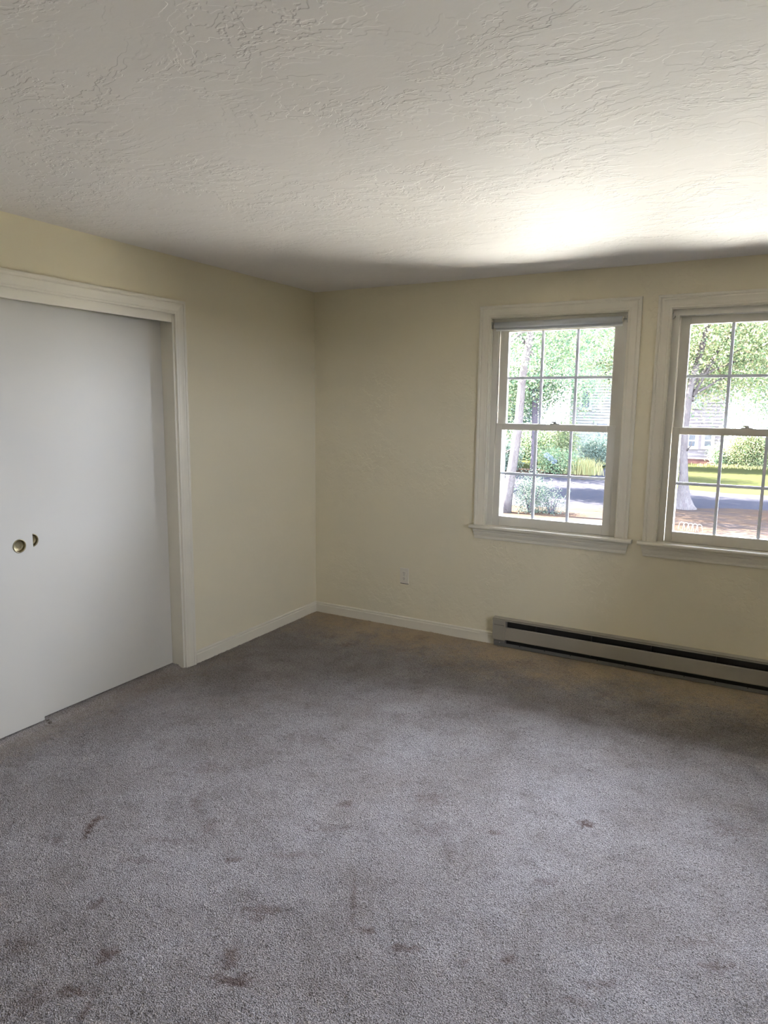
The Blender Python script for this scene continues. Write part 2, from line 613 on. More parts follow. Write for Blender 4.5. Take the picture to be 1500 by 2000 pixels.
# ------------------------------------------------------------------ windows
def make_window(name, X, label):
    root = empty(name, (X+WW/2, 0, oz0))
    tag(root, label, 'window', kind='structure')
    zt = 2.185
    casing_set(root, X, X+WW, .820, zt, backw, .075)
    # inside stool with rounded nose, and moulded apron
    prof = [(.082, .798), (-.040, .798), (-.0445, .8005), (-.047, .8045), (-.0478, .8095), (-.047, .8145), (-.0445, .8185), (-.040, .8205), (.082, .8205)]
    xa, xb = X-.100, X+WW+.104
    mbs = MB()
    front = [p for p in prof]
    A = [(xa, y if y < 0 else 0.0, z) for y, z in front]
    B = [(xb, y if y < 0 else 0.0, z) for y, z in front]
    mbs.sweep(None, A, B)
    mbs.box(X-.004, X+WW+.004, 0, .045, .798, .8205)
    mbs.build('stool', M['trim'], root)
    ap = [(0, .797), (.016, .797), (.0185, .792), (.0185, .781), (.0165, .7775), (.0145, .774), (.0155, .768), (.0135, .757), (.0105, .749), (.0095, .744), (.0115, .741), (.0115, .730), (.0095, .7265), (0, .7265)]
    A = [(X-.082+(.797-z)*.22, -d, z) for d, z in ap]
    B = [(X+WW+.084-(.797-z)*.22, -d, z) for d, z in ap]
    MB().sweep(None, A, B).build('apron', M['trim'], root)
    # jamb boards
    for a, b in ((X-.006, X+.004), (X+WW-.004, X+WW+.006)):
        MB().box(a, b, -.001, .034, .8205, 2.190).build('jamb', M['trim'], root)
    MB().box(X+.004, X+WW-.004, -.001, .034, 2.180, 2.190).build('head_jamb', M['trim'], root)
    # vinyl frame with tracks
    fl, fr = X+.041, X+WW-.041
    mbf = MB()
    for s, e, f in ((1, X-.005, fl), (-1, X+WW+.005, fr)):
        lo, hi = sorted((e, f))
        mbf.box(lo, hi, .030, .036, .80, 2.19)
        for d0, d1, w in ((.036, .070, .012), (.070, .076, .004), (.076, .112, .014), (.112, .124, 0)):
            lo, hi = sorted((e, f - s*w))
            mbf.box(lo, hi, d0, d1, .80, 2.19)
    mbf.box(fl, fr, .030, .124, 2.146, 2.19)
    mbf.box(fl, fr, .045, .124, .80, .822)
    mbf.build('window_frame', M['sash'], root)
    # outside trim seen through the glass
    mbe = MB()
    mbe.box(X-.09, X+.070, .124, .138, .74, 2.28).box(X+WW-.070, X+WW+.09, .124, .138, .74, 2.28)
    mbe.box(X+.070, X+WW-.070, .124, .138, 2.125, 2.28).box(X+.070, X+WW-.070, .124, .15, .74, .842)
    mbe.build('outside_trim', M['white'], root)
    mbe = MB()
    a, b, z0, z1 = X+.070, X+WW-.070, .842, 1.49
    mbe.box(a, a+.014, .1125, .1235, z0, z1).box(b-.014, b, .1125, .1235, z0, z1)
    mbe.box(a+.014, b-.014, .1125, .1235, z0, z0+.014).box(a+.014, b-.014, .1125, .1235, z1-.014, z1)
    mbe.build('screen_frame', M['white'], root)

    def sash(nm, y0, y1, z0, z1, gx0, gx1, gz0, gz1):
        s = empty(nm)
        s.parent = root
        x0, x1 = fl+.002, fr-.002
        for a, b in ((x0, gx0), (gx1, x1)):
            MB().box(a, b, y0, y1, z0, z1).build('stile', M['sash'], s, bevel=.002)
        MB().box(gx0, gx1, y0, y1, gz1, z1).build('top_rail', M['sash'], s, bevel=.002)
        MB().box(gx0, gx1, y0, y1, z0, gz0).build('bottom_rail', M['sash'], s, bevel=.002)
        ym = (y0+y1)/2 + .004
        cw, rh = (gx1-gx0)/3, (gz1-gz0)/2
        hw = .0082
        for k in (1, 2):
            c = gx0+cw*k
            MB().box(c-hw, c+hw, ym-.006, ym+.006, gz0, gz1).build('muntin', M['muntin'], s)
        for k in range(3):
            a = gx0+cw*k+(hw if k else 0)
            b = gx0+cw*(k+1)-(hw if k < 2 else 0)
            zc = (gz0+gz1)/2
            MB().box(a, b, ym-.006, ym+.006, zc-hw, zc+hw).build('muntin', M['muntin'], s)
            for (p, q) in ((gz0, zc-hw), (zc+hw, gz1)):
                MB().box(a, b, ym-.0015, ym+.0015, p, q).build('pane', M['glass'], s)
        # glazing bead around the glass, outside
        return s
    lo = sash('lower_sash', .040, .072, .8215, 1.508, X+.084, X+WW-.090, .885, 1.466)
    up = sash('upper_sash', .078, .110, 1.466, 2.144, X+.096, X+WW-.090, 1.508, 2.100)
    # sash lock on the meeting rail
    lk = MB()
    cx = X+WW/2+.005
    lk.box(cx-.030, cx+.030, .045, .070, 1.508, 1.513)
    lk.tube([(cx, .057, 1.513), (cx, .057, 1.524)], [.013, .011], 14)
    lk.hexa([(cx-.036, .046, 1.520), (cx+.006, .050, 1.518), (cx+.006, .064, 1.518), (cx-.036, .052, 1.520),
             (cx-.036, .046, 1.5245), (cx+.006, .050, 1.527), (cx+.006, .064, 1.527), (cx-.036, .052, 1.5245)])
    tag(lk.build('sash_lock', M['metal'], lo, bevel=.0012), 'small cam lock on the meeting rail')
    return root

w1 = make_window('window_1', WX[0], 'double-hung six-over-six window with a rolled-up blind at its top')
w2 = make_window('window_2', WX[1], 'double-hung six-over-six window without a blind, cut by the picture edge')
bk = MB()
bk.box(WX[1]+.004, WX[1]+.007, .002, .030, 2.128, 2.160).box(WX[1]+.007, WX[1]+.016, .003, .007, 2.132, 2.156).tube([(WX[1]+.004, .016, 2.140), (WX[1]+.018, .016, 2.140)], .004, 8)
tag(bk.build('blind_bracket', M['metal'], w2), 'empty steel blind bracket')
for w in (w1, w2):
    adopt(w)

def fill_window():
    root = empty('added_fill_window', (RX, (SW[0]+SW[1])/2, SW[2]))  # made-up window, there only to let fill light in
    tag(root, 'small unseen window added in the right wall for fill light', 'window', kind='structure')
    y0, y1, z0, z1 = SW
    rightw = lambda a, d, z: (RX-d, a, z)
    casing_set(root, y0, y1, z0, z1, rightw, .075)
    MB().box(RX-.045, RX+.05, y0-.1, y1+.1, z0-.022, z0).build('stool', M['trim'], root)
    f = MB()
    t = .04
    f.box(RX+.04, RX+.09, y0, y0+t, z0, z1).box(RX+.04, RX+.09, y1-t, y1, z0, z1)
    f.box(RX+.04, RX+.09, y0+t, y1-t, z0, z0+t).box(RX+.04, RX+.09, y0+t, y1-t, z1-t, z1)
    f.build('window_frame', M['sash'], root)
    MB().box(RX+.063, RX+.067, y0+t, y1-t, z0+t, z1-t).build('pane', M['glass'], root)
    adopt(root)
fill_window()

def roller_blind():
    X = WX[0]
    root = empty('roller_blind', (X+WW/2, .012, 2.137))
    tag(root, 'grey-white roller blind rolled up under the head of the left window', 'blind')
    a, b = X+.022, X+WW-.034
    yc, zc, r = .010, 2.139, .0185
    MB().tube([(a, yc, zc), (b, yc, zc)], r, 28).build('fabric_roll', M['blind'], root, smooth=False)
    MB().box(a+.003, b-.003, yc+r-.0015, yc+r, zc-.026, zc).build('fabric_end', M['blind'], root)
    MB().box(a+.003, b-.003, yc+r-.004, yc+r+.002, zc-.036, zc-.026).build('hem_bar', M['white'], root, bevel=.001)
    for s, e, j in ((-1, a, X+.004), (1, b, X+WW-.004)):
        lo, hi = sorted((j, j-s*.003))
        MB().box(lo, hi, yc-.016, yc+.016, zc-.022, zc+.020).build('bracket', M['metal'], root)
        MB().tube([(e, yc, zc), (j, yc, zc)], .005, 10).build('pin', M['metal'], root)
        MB().tube([(e, yc, zc), (e+s*.004, yc, zc)], r*.9, 20).build('end_plug', M['plastic'], root)
    for c in root.children:
        if c.name.startswith('fabric_roll'):
            for p in c.data.polygons:
                p.use_smooth = len(p.vertices) == 4
    adopt(root)
roller_blind()

# ------------------------------------------------------------------ closet
def closet():
    t = empty('trim_1', (0, (CY0+CY1)/2, 0))
    tag(t, 'cream moulded casing, jambs and fascia around the closet opening', 'door trim', kind='structure')
    casing_set(t, CY1, CY0, 0.0, 2.118, leftw, .078)
    for y0, y1 in ((CY0-.014, CY0+.004), (CY1-.004, CY1+.014)):
        MB().box(-.135, -.001, y0, y1, 0, 2.13).build('jamb', M['trim'], t)
    MB().box(-.135, -.001, CY1, CY0, 2.113, 2.135).build('head_jamb', M['trim'], t)
    MB().box(-.024, -.004, CY1+.014, CY0-.014, 2.0716, 2.113).build('fascia', M['trim'], t)
    MB().box(-.13, -.05, CY1+.016, CY0-.016, 2.095, 2.113).build('track', M['metal'], t)
    adopt(t)

    def pull(parent, x, y, z):
        n = 32
        prof = [(.0335, .0), (.0335, .0016), (.0320, .0026), (.0295, .0026), (.0275, .0010), (.0262, -.004), (.0255, -.0095), (.022, -.0110), (.010, -.0112), (.0005, -.0113)]
        v, f = [], []
        for rr, d in prof:
            for k in range(n):
                a = 2*math.pi*k/n
                v.append((x+d, y+rr*math.cos(a), z+rr*math.sin(a)))
        for i in range(len(prof)-1):
            for k in range(n):
                f.append((i*n+k, i*n+(k+1) % n, (i+1)*n+(k+1) % n, (i+1)*n+k))
        o = mesh('finger_pull', v, f, M['brass'], parent, smooth=True)
        fix_normals(o)
        tag(o, 'round recessed brass finger pull')

    def slab(name, xf, y0, y1, z0, z1, py, pz, label):
        root = empty(name, (xf-.0175, (y0+y1)/2, z0))
        tag(root, label, 'door', kind='structure')
        # front face with a round hole for the pull
        n = 32
        R = .0278
        v, f = [], []
        hole = [(xf, py+R*math.cos(2*math.pi*k/n), pz+R*math.sin(2*math.pi*k/n)) for k in range(n)]
        S = .06
        sq = []
        for k in range(n):
            a = 2*math.pi*k/n
            c, s = math.cos(a), math.sin(a)
            q = S/max(abs(c), abs(s))
            sq.append((xf, min(max(py+q*c, y0), y1), pz+q*s))
        v += hole + sq
        for k in range(n):
            f.append((k, (k+1) % n, n+(k+1) % n, n+k))
        b = len(v)
        ya, yb = max(py-S, y0), min(py+S, y1)
        ys, zs = [y0, ya, yb, y1], [z0, pz-S, pz+S, z1]
        for zz in zs:
            for yy in ys:
                v.append((xf, yy, zz))
        for j in range(3):
            for i in range(3):
                if (i, j) == (1, 1) or ys[i+1]-ys[i] < 1e-6:
                    continue
                f.append((b+j*4+i, b+j*4+i+1, b+j*4+i+5, b+j*4+i+4))
        b = len(v)
        xb = xf-.035
        v += [(xf, y0, z0), (xf, y1, z0), (xf, y1, z1), (xf, y0, z1), (xb, y0, z0), (xb, y1, z0), (xb, y1, z1), (xb, y0, z1)]
        f += [tuple(b+i for i in q) for q in ((0, 1, 5, 4), (1, 2, 6, 5), (2, 3, 7, 6), (3, 0, 4, 7), (4, 5, 6, 7))]
        mesh('panel', v, f, M['door'], root)
        pull(root, xf, py, pz)
        adopt(root)
    slab('door_1', -.055, CY1+.016, -2.323, .022, 2.092, -2.393, .931, 'flush cream closet door sliding in front, cut by the left picture edge')
    slab('door_2', -.0935, -2.372, CY0-.0155, .020, 2.092, -2.301, .940, 'flush cream closet door sliding behind, beside the right jamb')
    g = MB()
    g.box(-.046, -.024, -2.320, -2.304, -.002, .012).box(-.050, -.046, -2.320, -2.304, -.002, .020)
    tag(g.build('floor_guide', M['guide'], bevel=.002), 'small dark door guide on the carpet at the closet doors', 'door guide')
closet()

# ------------------------------------------------------------------ outlet
def outlet():
    cx, zc = .785, .388
    root = empty('electrical_outlet', (cx, 0, zc-.057))
    tag(root, 'white duplex electrical outlet low on the window wall', 'outlet')
    w, h, d = .035, .057, .006
    pl = [(cx-w, 0, zc-h), (cx+w, 0, zc-h), (cx+w, 0, zc+h), (cx-w, 0, zc+h)]
    i = .004
    v = pl + [(cx-w, -d*.5, zc-h), (cx+w, -d*.5, zc-h), (cx+w, -d*.5, zc+h), (cx-w, -d*.5, zc+h)] \
        + [(cx-w+i, -d, zc-h+i), (cx+w-i, -d, zc-h+i), (cx+w-i, -d, zc+h-i), (cx-w+i, -d, zc+h-i)]
    f = [(0, 1, 2, 3)]
    for b in (0, 4):
        for k in range(4):
            f.append((b+k, b+(k+1) % 4, b+4+(k+1) % 4, b+4+k))
    f.append((8, 9, 10, 11))
    fix_normals(mesh('cover_plate', v, f, M['plastic'], root))
    for s in (1, -1):
        z = zc+s*.0195
        n = 24
        ring = []
        for k in range(n):
            a = 2*math.pi*k/n
            ring.append((.0172*math.cos(a), max(-.0135, min(.0135, .0172*math.sin(a)))))
        A = [(cx+p, -d, z+q) for p, q in ring]
        B = [(cx+p*.97, -d-.0016, z+q*.97) for p, q in ring]
        soc = MB().sweep(None, A, B).build('socket', M['plastic'], root)
        for dx, hh in ((-.0063, .0042), (.0063, .0035)):
            MB().box(cx+dx-.0012, cx+dx+.0012, -d-.0022, -d-.001, z+.003-hh, z+.003+hh).build('slot', M['slot'], soc)
        MB().tube([(cx, -d-.001, z-.0075), (cx, -d-.0022, z-.0075)], .0026, 10).build('ground_hole', M['slot'], soc)
    MB().box(cx-w+.002, cx+w-.001, -.0012, 0, zc-h-.0045, zc-h).build('plaster_gap_shade', M['slot'], root)  # dark strip standing in for the shadow in the gap below the plate
    MB().tube([(cx, -d, zc), (cx, -d-.0012, zc)], .0032, 12).build('screw', M['metal'], root)
    adopt(root)
outlet()

# ------------------------------------------------------------------ baseboard heater
def heater():
    x0, x1 = 1.490, 3.62
    root = empty('baseboard_heater', ((x0+x1)/2, -.03, 0))
    tag(root, 'long grey metal baseboard heater under the windows', 'heater')
    def prism(name, prof, a, b, mat):
        return MB().sweep(None, [(a, y, z) for y, z in prof], [(b, y, z) for y, z in prof]).build(name, mat, root)
    MB().box(x0+.004, x1-.004, -.005, 0, .006, .194).build('back_plate', M['heater_dark'], root)
    prism('top_cover', [(0, .1995), (-.046, .1985), (-.0475, .1970), (-.0475, .1955), (0, .1965)], x0, x1, M['heater'])
    prism('top_gap_shade', [(-.004, .1955), (-.0485, .1955), (-.0485, .1935), (-.004, .1935)], x0+.002, x1-.002, M['slot'])  # solid dark strip painting the shadow line between cover and lip
    prism('front_lip', [(-.030, .1935), (-.0515, .1940), (-.0525, .1930), (-.0525, .1860), (-.0500, .1860), (-.0495, .1905), (-.030, .1915)], x0, x1, M['heater'])
    ex = x0+.092
    prism('front_panel', [(-.0450, .1455), (-.0495, .1450), (-.0525, .1390), (-.0530, .0600), (-.0495, .0545), (-.0450, .0545), (-.0450, .0570), (-.0485, .0580), (-.0505, .0660), (-.0500, .1370), (-.0480, .1420), (-.0450, .1425)], ex+.001, x1-.09, M['heater'])
    prism('lower_strip', [(-.005, .003), (-.038, .004), (-.0420, .007), (-.0440, .0300), (-.0415, .0300), (-.0400, .010), (-.036, .007), (-.005, .006)], x0+.012, x1-.012, M['heater_grey'])
    for a, b in ((x0+.003, ex), (x1-.09, x1-.003)):
        cap = MB().box(a, b, -.0535, -.005, .050, .1925).build('end_cap', M['heater'], root, bevel=.002)
        MB().box(a+.012, b-.004, -.0420, -.005, .008, .049).build('knockout_box', M['heater_grey'], root)
        for k in range(9):
            c = a+.010+k*.0083
            MB().box(c, c+.0048, -.0542, -.0530, .1535, .1570).build('vent_slot', M['slot'], cap)
        MB().tube([((a+b)/2+.006, -.042, .030), ((a+b)/2+.006, -.0445, .030)], .0035, 10).build('screw', M['metal'], root)
    MB().tube([(ex, -.027, .098), (x1-.09, -.027, .098)], .008, 10).build('heating_tube', M['fin'], root)
    n = 150
    fb = MB()
    step = (x1-.09-ex-.04)/n
    for k in range(n):
        x = ex+.02+k*step
        fb.box(x, x+.0012, -.045, -.009, .068, .126)
    tag(fb.build('fin', M['fin'], root), kind='stuff')
    x = ex+.20
    while x < x1-.12:
        MB().box(x, x+.006, -.044, -.005, .042, .186).build('support_bracket', M['heater_dark'], root)
        x += .36
    x = ex+.10
    while x < x1-.12:
        MB().box(x, x+.005, -.0446, -.0385, .024, .032).build('strip_clip', M['slot'], root)
        x += .17
    adopt(root)
heater()

# ------------------------------------------------------------------ outdoors
OUT = 0.0150
LEAF = 0.20
BARK = 0.050
HOUSE = 0.14
def oc(*c):
    return tuple(v*OUT for v in c)
def hs(*c):
    return tuple(v*HOUSE for v in c)
def bk_(*c):
    return tuple(v*BARK for v in c)
def lf(*c):
    return tuple(v*LEAF for v in c)
G = -0.5
M['mulch'] = ground_mat('pine_needle_mulch', oc(1.10, .76, .58), oc(.86, .74, .76), oc(1.5, 1.08, .78), 1.6, 7, .02, .5)
M['asphalt'] = ground_mat('shade_tinted_asphalt', oc(.66, .70, .95), oc(.76, .77, 1.0), oc(.92, .88, 1.02), .8, 6, .003)  # blue tint puts the sky-blue shade of the lot into the colour
M['lawn'] = ground_mat('lawn_grass', oc(.74, .84, .36), oc(.90, .94, .44), oc(.60, .78, .40), .7, 9, .03, .6)
M['concrete'] = ground_mat('bounce_concrete', (.40, .395, .345), (.43, .425, .37), (.37, .365, .32), 1.5, 20, .004)  # far paler than the other ground, to throw sunlight indoors
M['paint'] = plain('road_paint', oc(1.5, 1.5, 1.5), .6, var=.1, spec=0.0)
M['bark_pale'] = ground_mat('pale_bark', bk_(.66, .58, .60), bk_(.84, .78, .78), bk_(.46, .40, .44), 5, 22, .03, 3)
M['bark_dark'] = ground_mat('dark_bark', bk_(.62, .54, .68), bk_(.80, .70, .82), bk_(.48, .42, .52), 5, 22, .03, 3)
M['leaf_green'] = leaf_mat('leaf_green', [(0, lf(.24, .44, .30)), (.3, lf(.36, .60, .36)), (.6, lf(.52, .72, .40)), (.85, lf(.72, .82, .44)), (1, lf(.84, .80, .72))])
M['leaf_yellow'] = leaf_mat('leaf_yellow_green', [(0, lf(.34, .52, .30)), (.35, lf(.52, .70, .36)), (.7, lf(.78, .86, .42)), (.92, lf(.90, .86, .56)), (1, lf(.90, .66, .50))])
M['leaf_teal'] = leaf_mat('leaf_blue_green', [(0, lf(.24, .38, .34)), (.5, lf(.40, .56, .48)), (1, lf(.66, .78, .66))])
M['leaf_grey'] = leaf_mat('leaf_grey_green', [(0, lf(.09, .14, .12)), (.5, lf(.16, .23, .19)), (1, lf(.34, .40, .34))])
M['straw'] = leaf_mat('straw_blades', [(0, lf(.62, .58, .26)), (.5, lf(.78, .72, .36)), (1, lf(.58, .66, .32))])
M['petal'] = leaf_mat('blue_petals', [(0, lf(.40, .50, .95)), (1, lf(.62, .70, 1.0))], .2)
M['siding_white'] = plain('white_siding', hs(1.0, 1.0, 1.0), .6, var=.03, spec=0.0)
M['siding_grey'] = ground_mat('weathered_shingles', hs(.80, .70, .73), hs(.94, .84, .87), hs(.62, .54, .59), 3, 16, .01, .3)
M['brick'] = plain('brick_foundation', hs(.40, .22, .20), .8, var=.2, vscale=8, spec=0.0)
M['pane_far'] = plain('far_window_glass', hs(.14, .20, .30), .15, var=.2, vscale=2)
M['trim_far'] = plain('far_white_trim', hs(1.0, 1.0, 1.0), .5, var=.02, spec=0.0)
M['roof'] = plain('grey_roof', hs(.35, .34, .36), .8, var=.2, vscale=8, spec=0.0)

def slab_poly(name, pts, z, mat, label, cat):
    n = len(pts)
    v = [(x, y, z) for x, y in pts] + [(x, y, z-.15) for x, y in pts]
    f = [tuple(range(n)), tuple(n+k for k in reversed(range(n)))]
    for k in range(n):
        f.append((k, n+k, n+(k+1) % n, (k+1) % n))
    o = mesh(name, v, f, mat)
    fix_normals(o)
    tag(o, label, cat, kind='structure')
    return o
slab_poly('lawn', [(-40, -40), (40, -40), (40, 60), (-40, 60)], G-.012, M['lawn'], 'sunny lawn beyond the road', 'lawn')
slab_poly('bounce_paving', [(-12, .16), (42, .16), (42, 16), (14.2, 16), (14.2, 6.4), (-12, 6.4)], G, M['concrete'], 'unseen pale concrete added along the house to bounce sunlight inside', 'bounce paving')  # unseen reflector ground added to light the ceiling and left wall
slab_poly('mulch_bed', [(-14, 6.4), (14, 6.4), (14, 13.0), (5, 12.8), (2.4, 12.25), (-.5, 10.45), (-1.2, 10.2), (-14, 8.2)], G, M['mulch'], 'mulch bed strewn with orange pine needles in front of the road', 'mulch')
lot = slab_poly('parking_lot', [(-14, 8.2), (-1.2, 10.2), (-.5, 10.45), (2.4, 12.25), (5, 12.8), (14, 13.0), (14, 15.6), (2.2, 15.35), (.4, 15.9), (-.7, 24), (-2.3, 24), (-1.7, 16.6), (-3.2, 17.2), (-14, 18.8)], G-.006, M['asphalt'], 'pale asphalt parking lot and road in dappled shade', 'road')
for (x0, y0), (x1, y1) in (((-3.11, 15.43), (-1.68, 13.51)), ((-1.97, 15.88), (-.81, 14.24))):
    d = Vector((x1-x0, y1-y0)).normalized()
    nx, ny = -d.y*.05, d.x*.05
    z = G-.003
    mesh('parking_line', [(x0-nx, y0-ny, z), (x1-nx, y1-ny, z), (x1+nx, y1+ny, z), (x0+nx, y0+ny, z)], [(0, 1, 2, 3)], M['paint'], lot)
slab_poly('far_mulch_bed', [(-14, 18.9), (-3.2, 17.25), (-1.75, 16.65), (-2.0, 19.0), (-14, 21)], G, M['mulch'], 'strip of orange mulch behind the parking lot', 'mulch')

def leaves_mesh(name, centers, size, mat, parent, droop=.25, label=None):
    """one small folded leaf (two triangles) per centre"""
    size *= .45
    n = len(centers)
    nrm = rng.standard_normal((n, 3))
    nrm[:, 2] = np.abs(nrm[:, 2])+.3
    nrm /= np.linalg.norm(nrm, axis=1)[:, None]
    t = rng.standard_normal((n, 3))
    t -= (t*nrm).sum(1)[:, None]*nrm
    t /= np.linalg.norm(t, axis=1)[:, None]
    b = np.cross(nrm, t)
    s = size*(.6+.8*rng.random(n))[:, None]
    tip = centers + t*s
    base = centers - t*s
    tip[:, 2] -= droop*s[:, 0]
    l = centers + b*s*.55 + nrm*s*.15
    r = centers - b*s*.55 + nrm*s*.15
    co = np.stack([base, l, tip, r], 1).reshape(-1, 3).astype(np.float32)
    q = np.arange(n)[:, None]*4
    tri = np.concatenate([q+[[0, 1, 2]], q+[[0, 2, 3]]], 1).reshape(-1).astype(np.int32)
    me = bpy.data.meshes.new(name)
    me.vertices.add(len(co)); me.vertices.foreach_set('co', co.ravel())
    me.loops.add(len(tri)); me.loops.foreach_set('vertex_index', tri)
    me.polygons.add(len(tri)//3)
    me.polygons.foreach_set('loop_start', np.arange(0, len(tri), 3, dtype=np.int32))
    me.update(calc_edges=True)
    me.materials.append(mat)
    o = add_obj(name, me, parent)
    tag(o, label, kind='stuff')
    return o

def crown_points(blobs, n, clump=.28, per=26):
    """leaf centres clumped inside ellipsoids (cx, cy, cz, rx, ry, rz)"""
    vol = np.array([b[3]*b[4]*b[5] for b in blobs])
    k = rng.choice(len(blobs), size=max(1, n//per), p=vol/vol.sum())
    B = np.array(blobs)[k]
    d = rng.standard_normal((len(k), 3))
    d /= np.linalg.norm(d, axis=1)[:, None]
    rad = rng.random(len(k))**(1/2.2)
    c = B[:, :3] + d*rad[:, None]*B[:, 3:6]
    c = np.repeat(c, per, 0)
    return c + rng.standard_normal(c.shape)*clump

def tree(name, label, base, path, radii, branches, blobs, n, leaf, bark, mat, cat='tree', group=None, clump=.28):
    root = empty(name, (base[0], base[1], G))
    tag(root, label, cat, group)
    MB().tube(path, radii, 14).build('trunk', bark, root, smooth=True)
    for bp_, br in branches:
        MB().tube(bp_, br, 8).build('branch', bark, root, smooth=True)
    leaves_mesh('foliage', crown_points(blobs, int(n*(2.2 if name == 'background_tree' else 3.4)), clump), leaf, mat, root)
    adopt(root)
    return root

def auto_branches(top, blobs, r0, k=5):
    out = []
    for i in range(k):
        b = blobs[i % len(blobs)]
        e = Vector((b[0]+random.uniform(-.6, .6)*b[3], b[1]+random.uniform(-.6, .6)*b[4], b[2]+random.uniform(-.3, .6)*b[5]))
        s = Vector(top) + Vector((0, 0, -random.uniform(0, .8)))
        m = (s+e)/2 + Vector((random.uniform(-.2, .2), random.uniform(-.2, .2), random.uniform(0, .3)))
        out.append(([s, m, e], [r0, r0*.7, r0*.25]))
    return out

# leaning pale tree close to the left window
bl = [(-1.35, 8.7, 2.75, .7, .5, .45), (-1.0, 9.6, 4.6, 1.4, 1.4, 1.3), (-2.3, 10.0, 3.9, 1.2, 1.2, 1.0), (-.2, 10.4, 3.4, .9, 1.0, .7), (-1.6, 11.5, 3.2, 1.5, 1.2, .9)]
tree('leaning_tree', 'slender pale-barked tree leaning behind the left panes of the left window', (-1.50, 9.0),
     [(-1.56, 9.0, G-.05), (-1.52, 9.0, -.2), (-1.43, 9.0, .5), (-1.35, 9.0, 1.2), (-1.31, 9.02, 2.2), (-1.15, 9.1, 3.4), (-1.0, 9.2, 4.6)],
     [.135, .105, .092, .085, .075, .06, .03],
     auto_branches((-1.15, 9.1, 3.4), bl, .035, 6) + [([(-1.38, 9.0, .85), (-1.62, 9.1, .72), (-1.85, 9.15, .52)], [.02, .014, .006])], bl, 9000, .075, M['bark_pale'], M['leaf_green'])
# stout tree in front of the right window
bl = [(1.9, 12.2, 4.0, 2.3, 1.8, 1.6), (3.1, 12.6, 2.9, 1.4, 1.2, .9), (.9, 12.6, 2.9, 1.2, 1.2, .9), (2.2, 13.0, 2.3, 1.4, 1.0, .6), (1.5, 12.3, 2.0, .5, .6, .5)]
tree('stout_tree', 'stout pale-barked tree with flared base seen through the right window', (1.52, 11.7),
     [(1.55, 11.7, G-.05), (1.545, 11.7, G+.06), (1.52, 11.7, G+.25), (1.50, 11.7, .1), (1.47, 11.7, .6), (1.45, 11.7, 1.1), (1.48, 11.7, 2.0), (1.7, 11.8, 3.2), (1.9, 12, 4.4)],
     [.30, .205, .14, .095, .078, .072, .068, .055, .03],
     auto_branches((1.55, 11.75, 2.6), bl, .035, 7) + [([(1.50, 11.68, .72), (1.60, 11.6, .86), (1.64, 11.55, 1.05)], [.018, .012, .005]), ([(1.48, 11.7, .35), (1.40, 11.62, .28), (1.33, 11.6, .26)], [.015, .01, .005])], bl, 15000, .075, M['bark_pale'], M['leaf_yellow'])
# trees behind the parking lot
bl = [(-3.8, 18.0, 3.6, 2.0, 1.6, 1.6), (-4.8, 18.4, 2.4, 1.4, 1.2, 1.1), (-3.0, 18.6, 2.3, 1.2, 1.0, .9)]
tree('dark_trunk_tree', 'tree with a dark purple-grey trunk at the edge of the parking lot', (-3.69, 17.9),
     [(-3.69, 17.9, G-.05), (-3.68, 17.9, 0), (-3.70, 17.9, 1), (-3.75, 17.9, 2.2), (-3.8, 18, 3.4)], [.13, .105, .10, .09, .05],
     auto_branches((-3.75, 17.9, 2.2), bl, .05, 4), bl, 9000, .085, M['bark_dark'], M['leaf_green'])
bl = [(-7.2, 20.5, 3.4, 2.4, 1.6, 2.6), (-7.0, 19.8, 1.2, 1.8, 1.2, 1.4)]
tree('broad_tree', 'broad bright green tree at the far left beyond the parking lot', (-7.2, 20.5), [(-7.2, 20.5, G-.05), (-7.2, 20.5, 1), (-7.2, 20.5, 3)], [.16, .13, .08],
     auto_branches((-7.2, 20.5, 2), bl, .05, 3), bl, 12000, .09, M['bark_dark'], M['leaf_green'], group='trees beyond the parking lot')
bl = [(-6.6, 25.0, 3.4, 1.6, 1.4, 2.8), (-7.4, 25, 2.0, 1.5, 1.2, 2.0), (-7.0, 24.6, .7, 1.6, .8, 1.0)]
tree('tall_tree', 'tall blue-green tree left of the white house', (-6.8, 25.2), [(-6.8, 25.2, G-.05), (-6.8, 25.2, 1), (-6.7, 25.1, 3.4)], [.18, .14, .08],
     auto_branches((-6.8, 25.2, 2), bl, .05, 3), bl, 14000, .10, M['bark_dark'], M['leaf_teal'], group='trees beyond the parking lot')
bl = [(-2.6, 22.6, 4.6, 2.2, 1.4, 1.7), (-4.0, 22.2, 4.8, 1.6, 1.2, 1.6), (-1.5, 22.8, 4.4, 1.2, 1.2, 1.5), (-2.2, 22.2, 2.9, 1.0, .8, .7)]
tree('airy_tree', 'airy yellow-green tree spreading over the white house', (-1.9, 23.4), [(-1.9, 23.4, G-.05), (-1.95, 23.4, 1), (-2.0, 23.2, 2.6), (-2.3, 22.9, 4)], [.11, .085, .07, .04],
     auto_branches((-2.0, 23.2, 2.6), bl, .04, 5), bl, 9000, .085, M['bark_pale'], M['leaf_yellow'])
bl = [(1.8, 22.5, 4.0, 2.2, 1.4, 1.7), (3.4, 22.8, 2.6, 1.4, 1.0, 1.4), (.9, 22.8, 4.4, 1.0, 1.0, 1.2)]
tree('spreading_tree', 'spreading green tree over the lawn in front of the grey house', (3.6, 23.0), [(3.6, 23, G-.05), (3.5, 23, .8), (3.3, 22.9, 2), (2.6, 22.7, 3.6)], [.15, .12, .09, .04],
     auto_branches((3.3, 22.9, 2.0), bl, .05, 5), bl, 12000, .085, M['bark_pale'], M['leaf_green'])
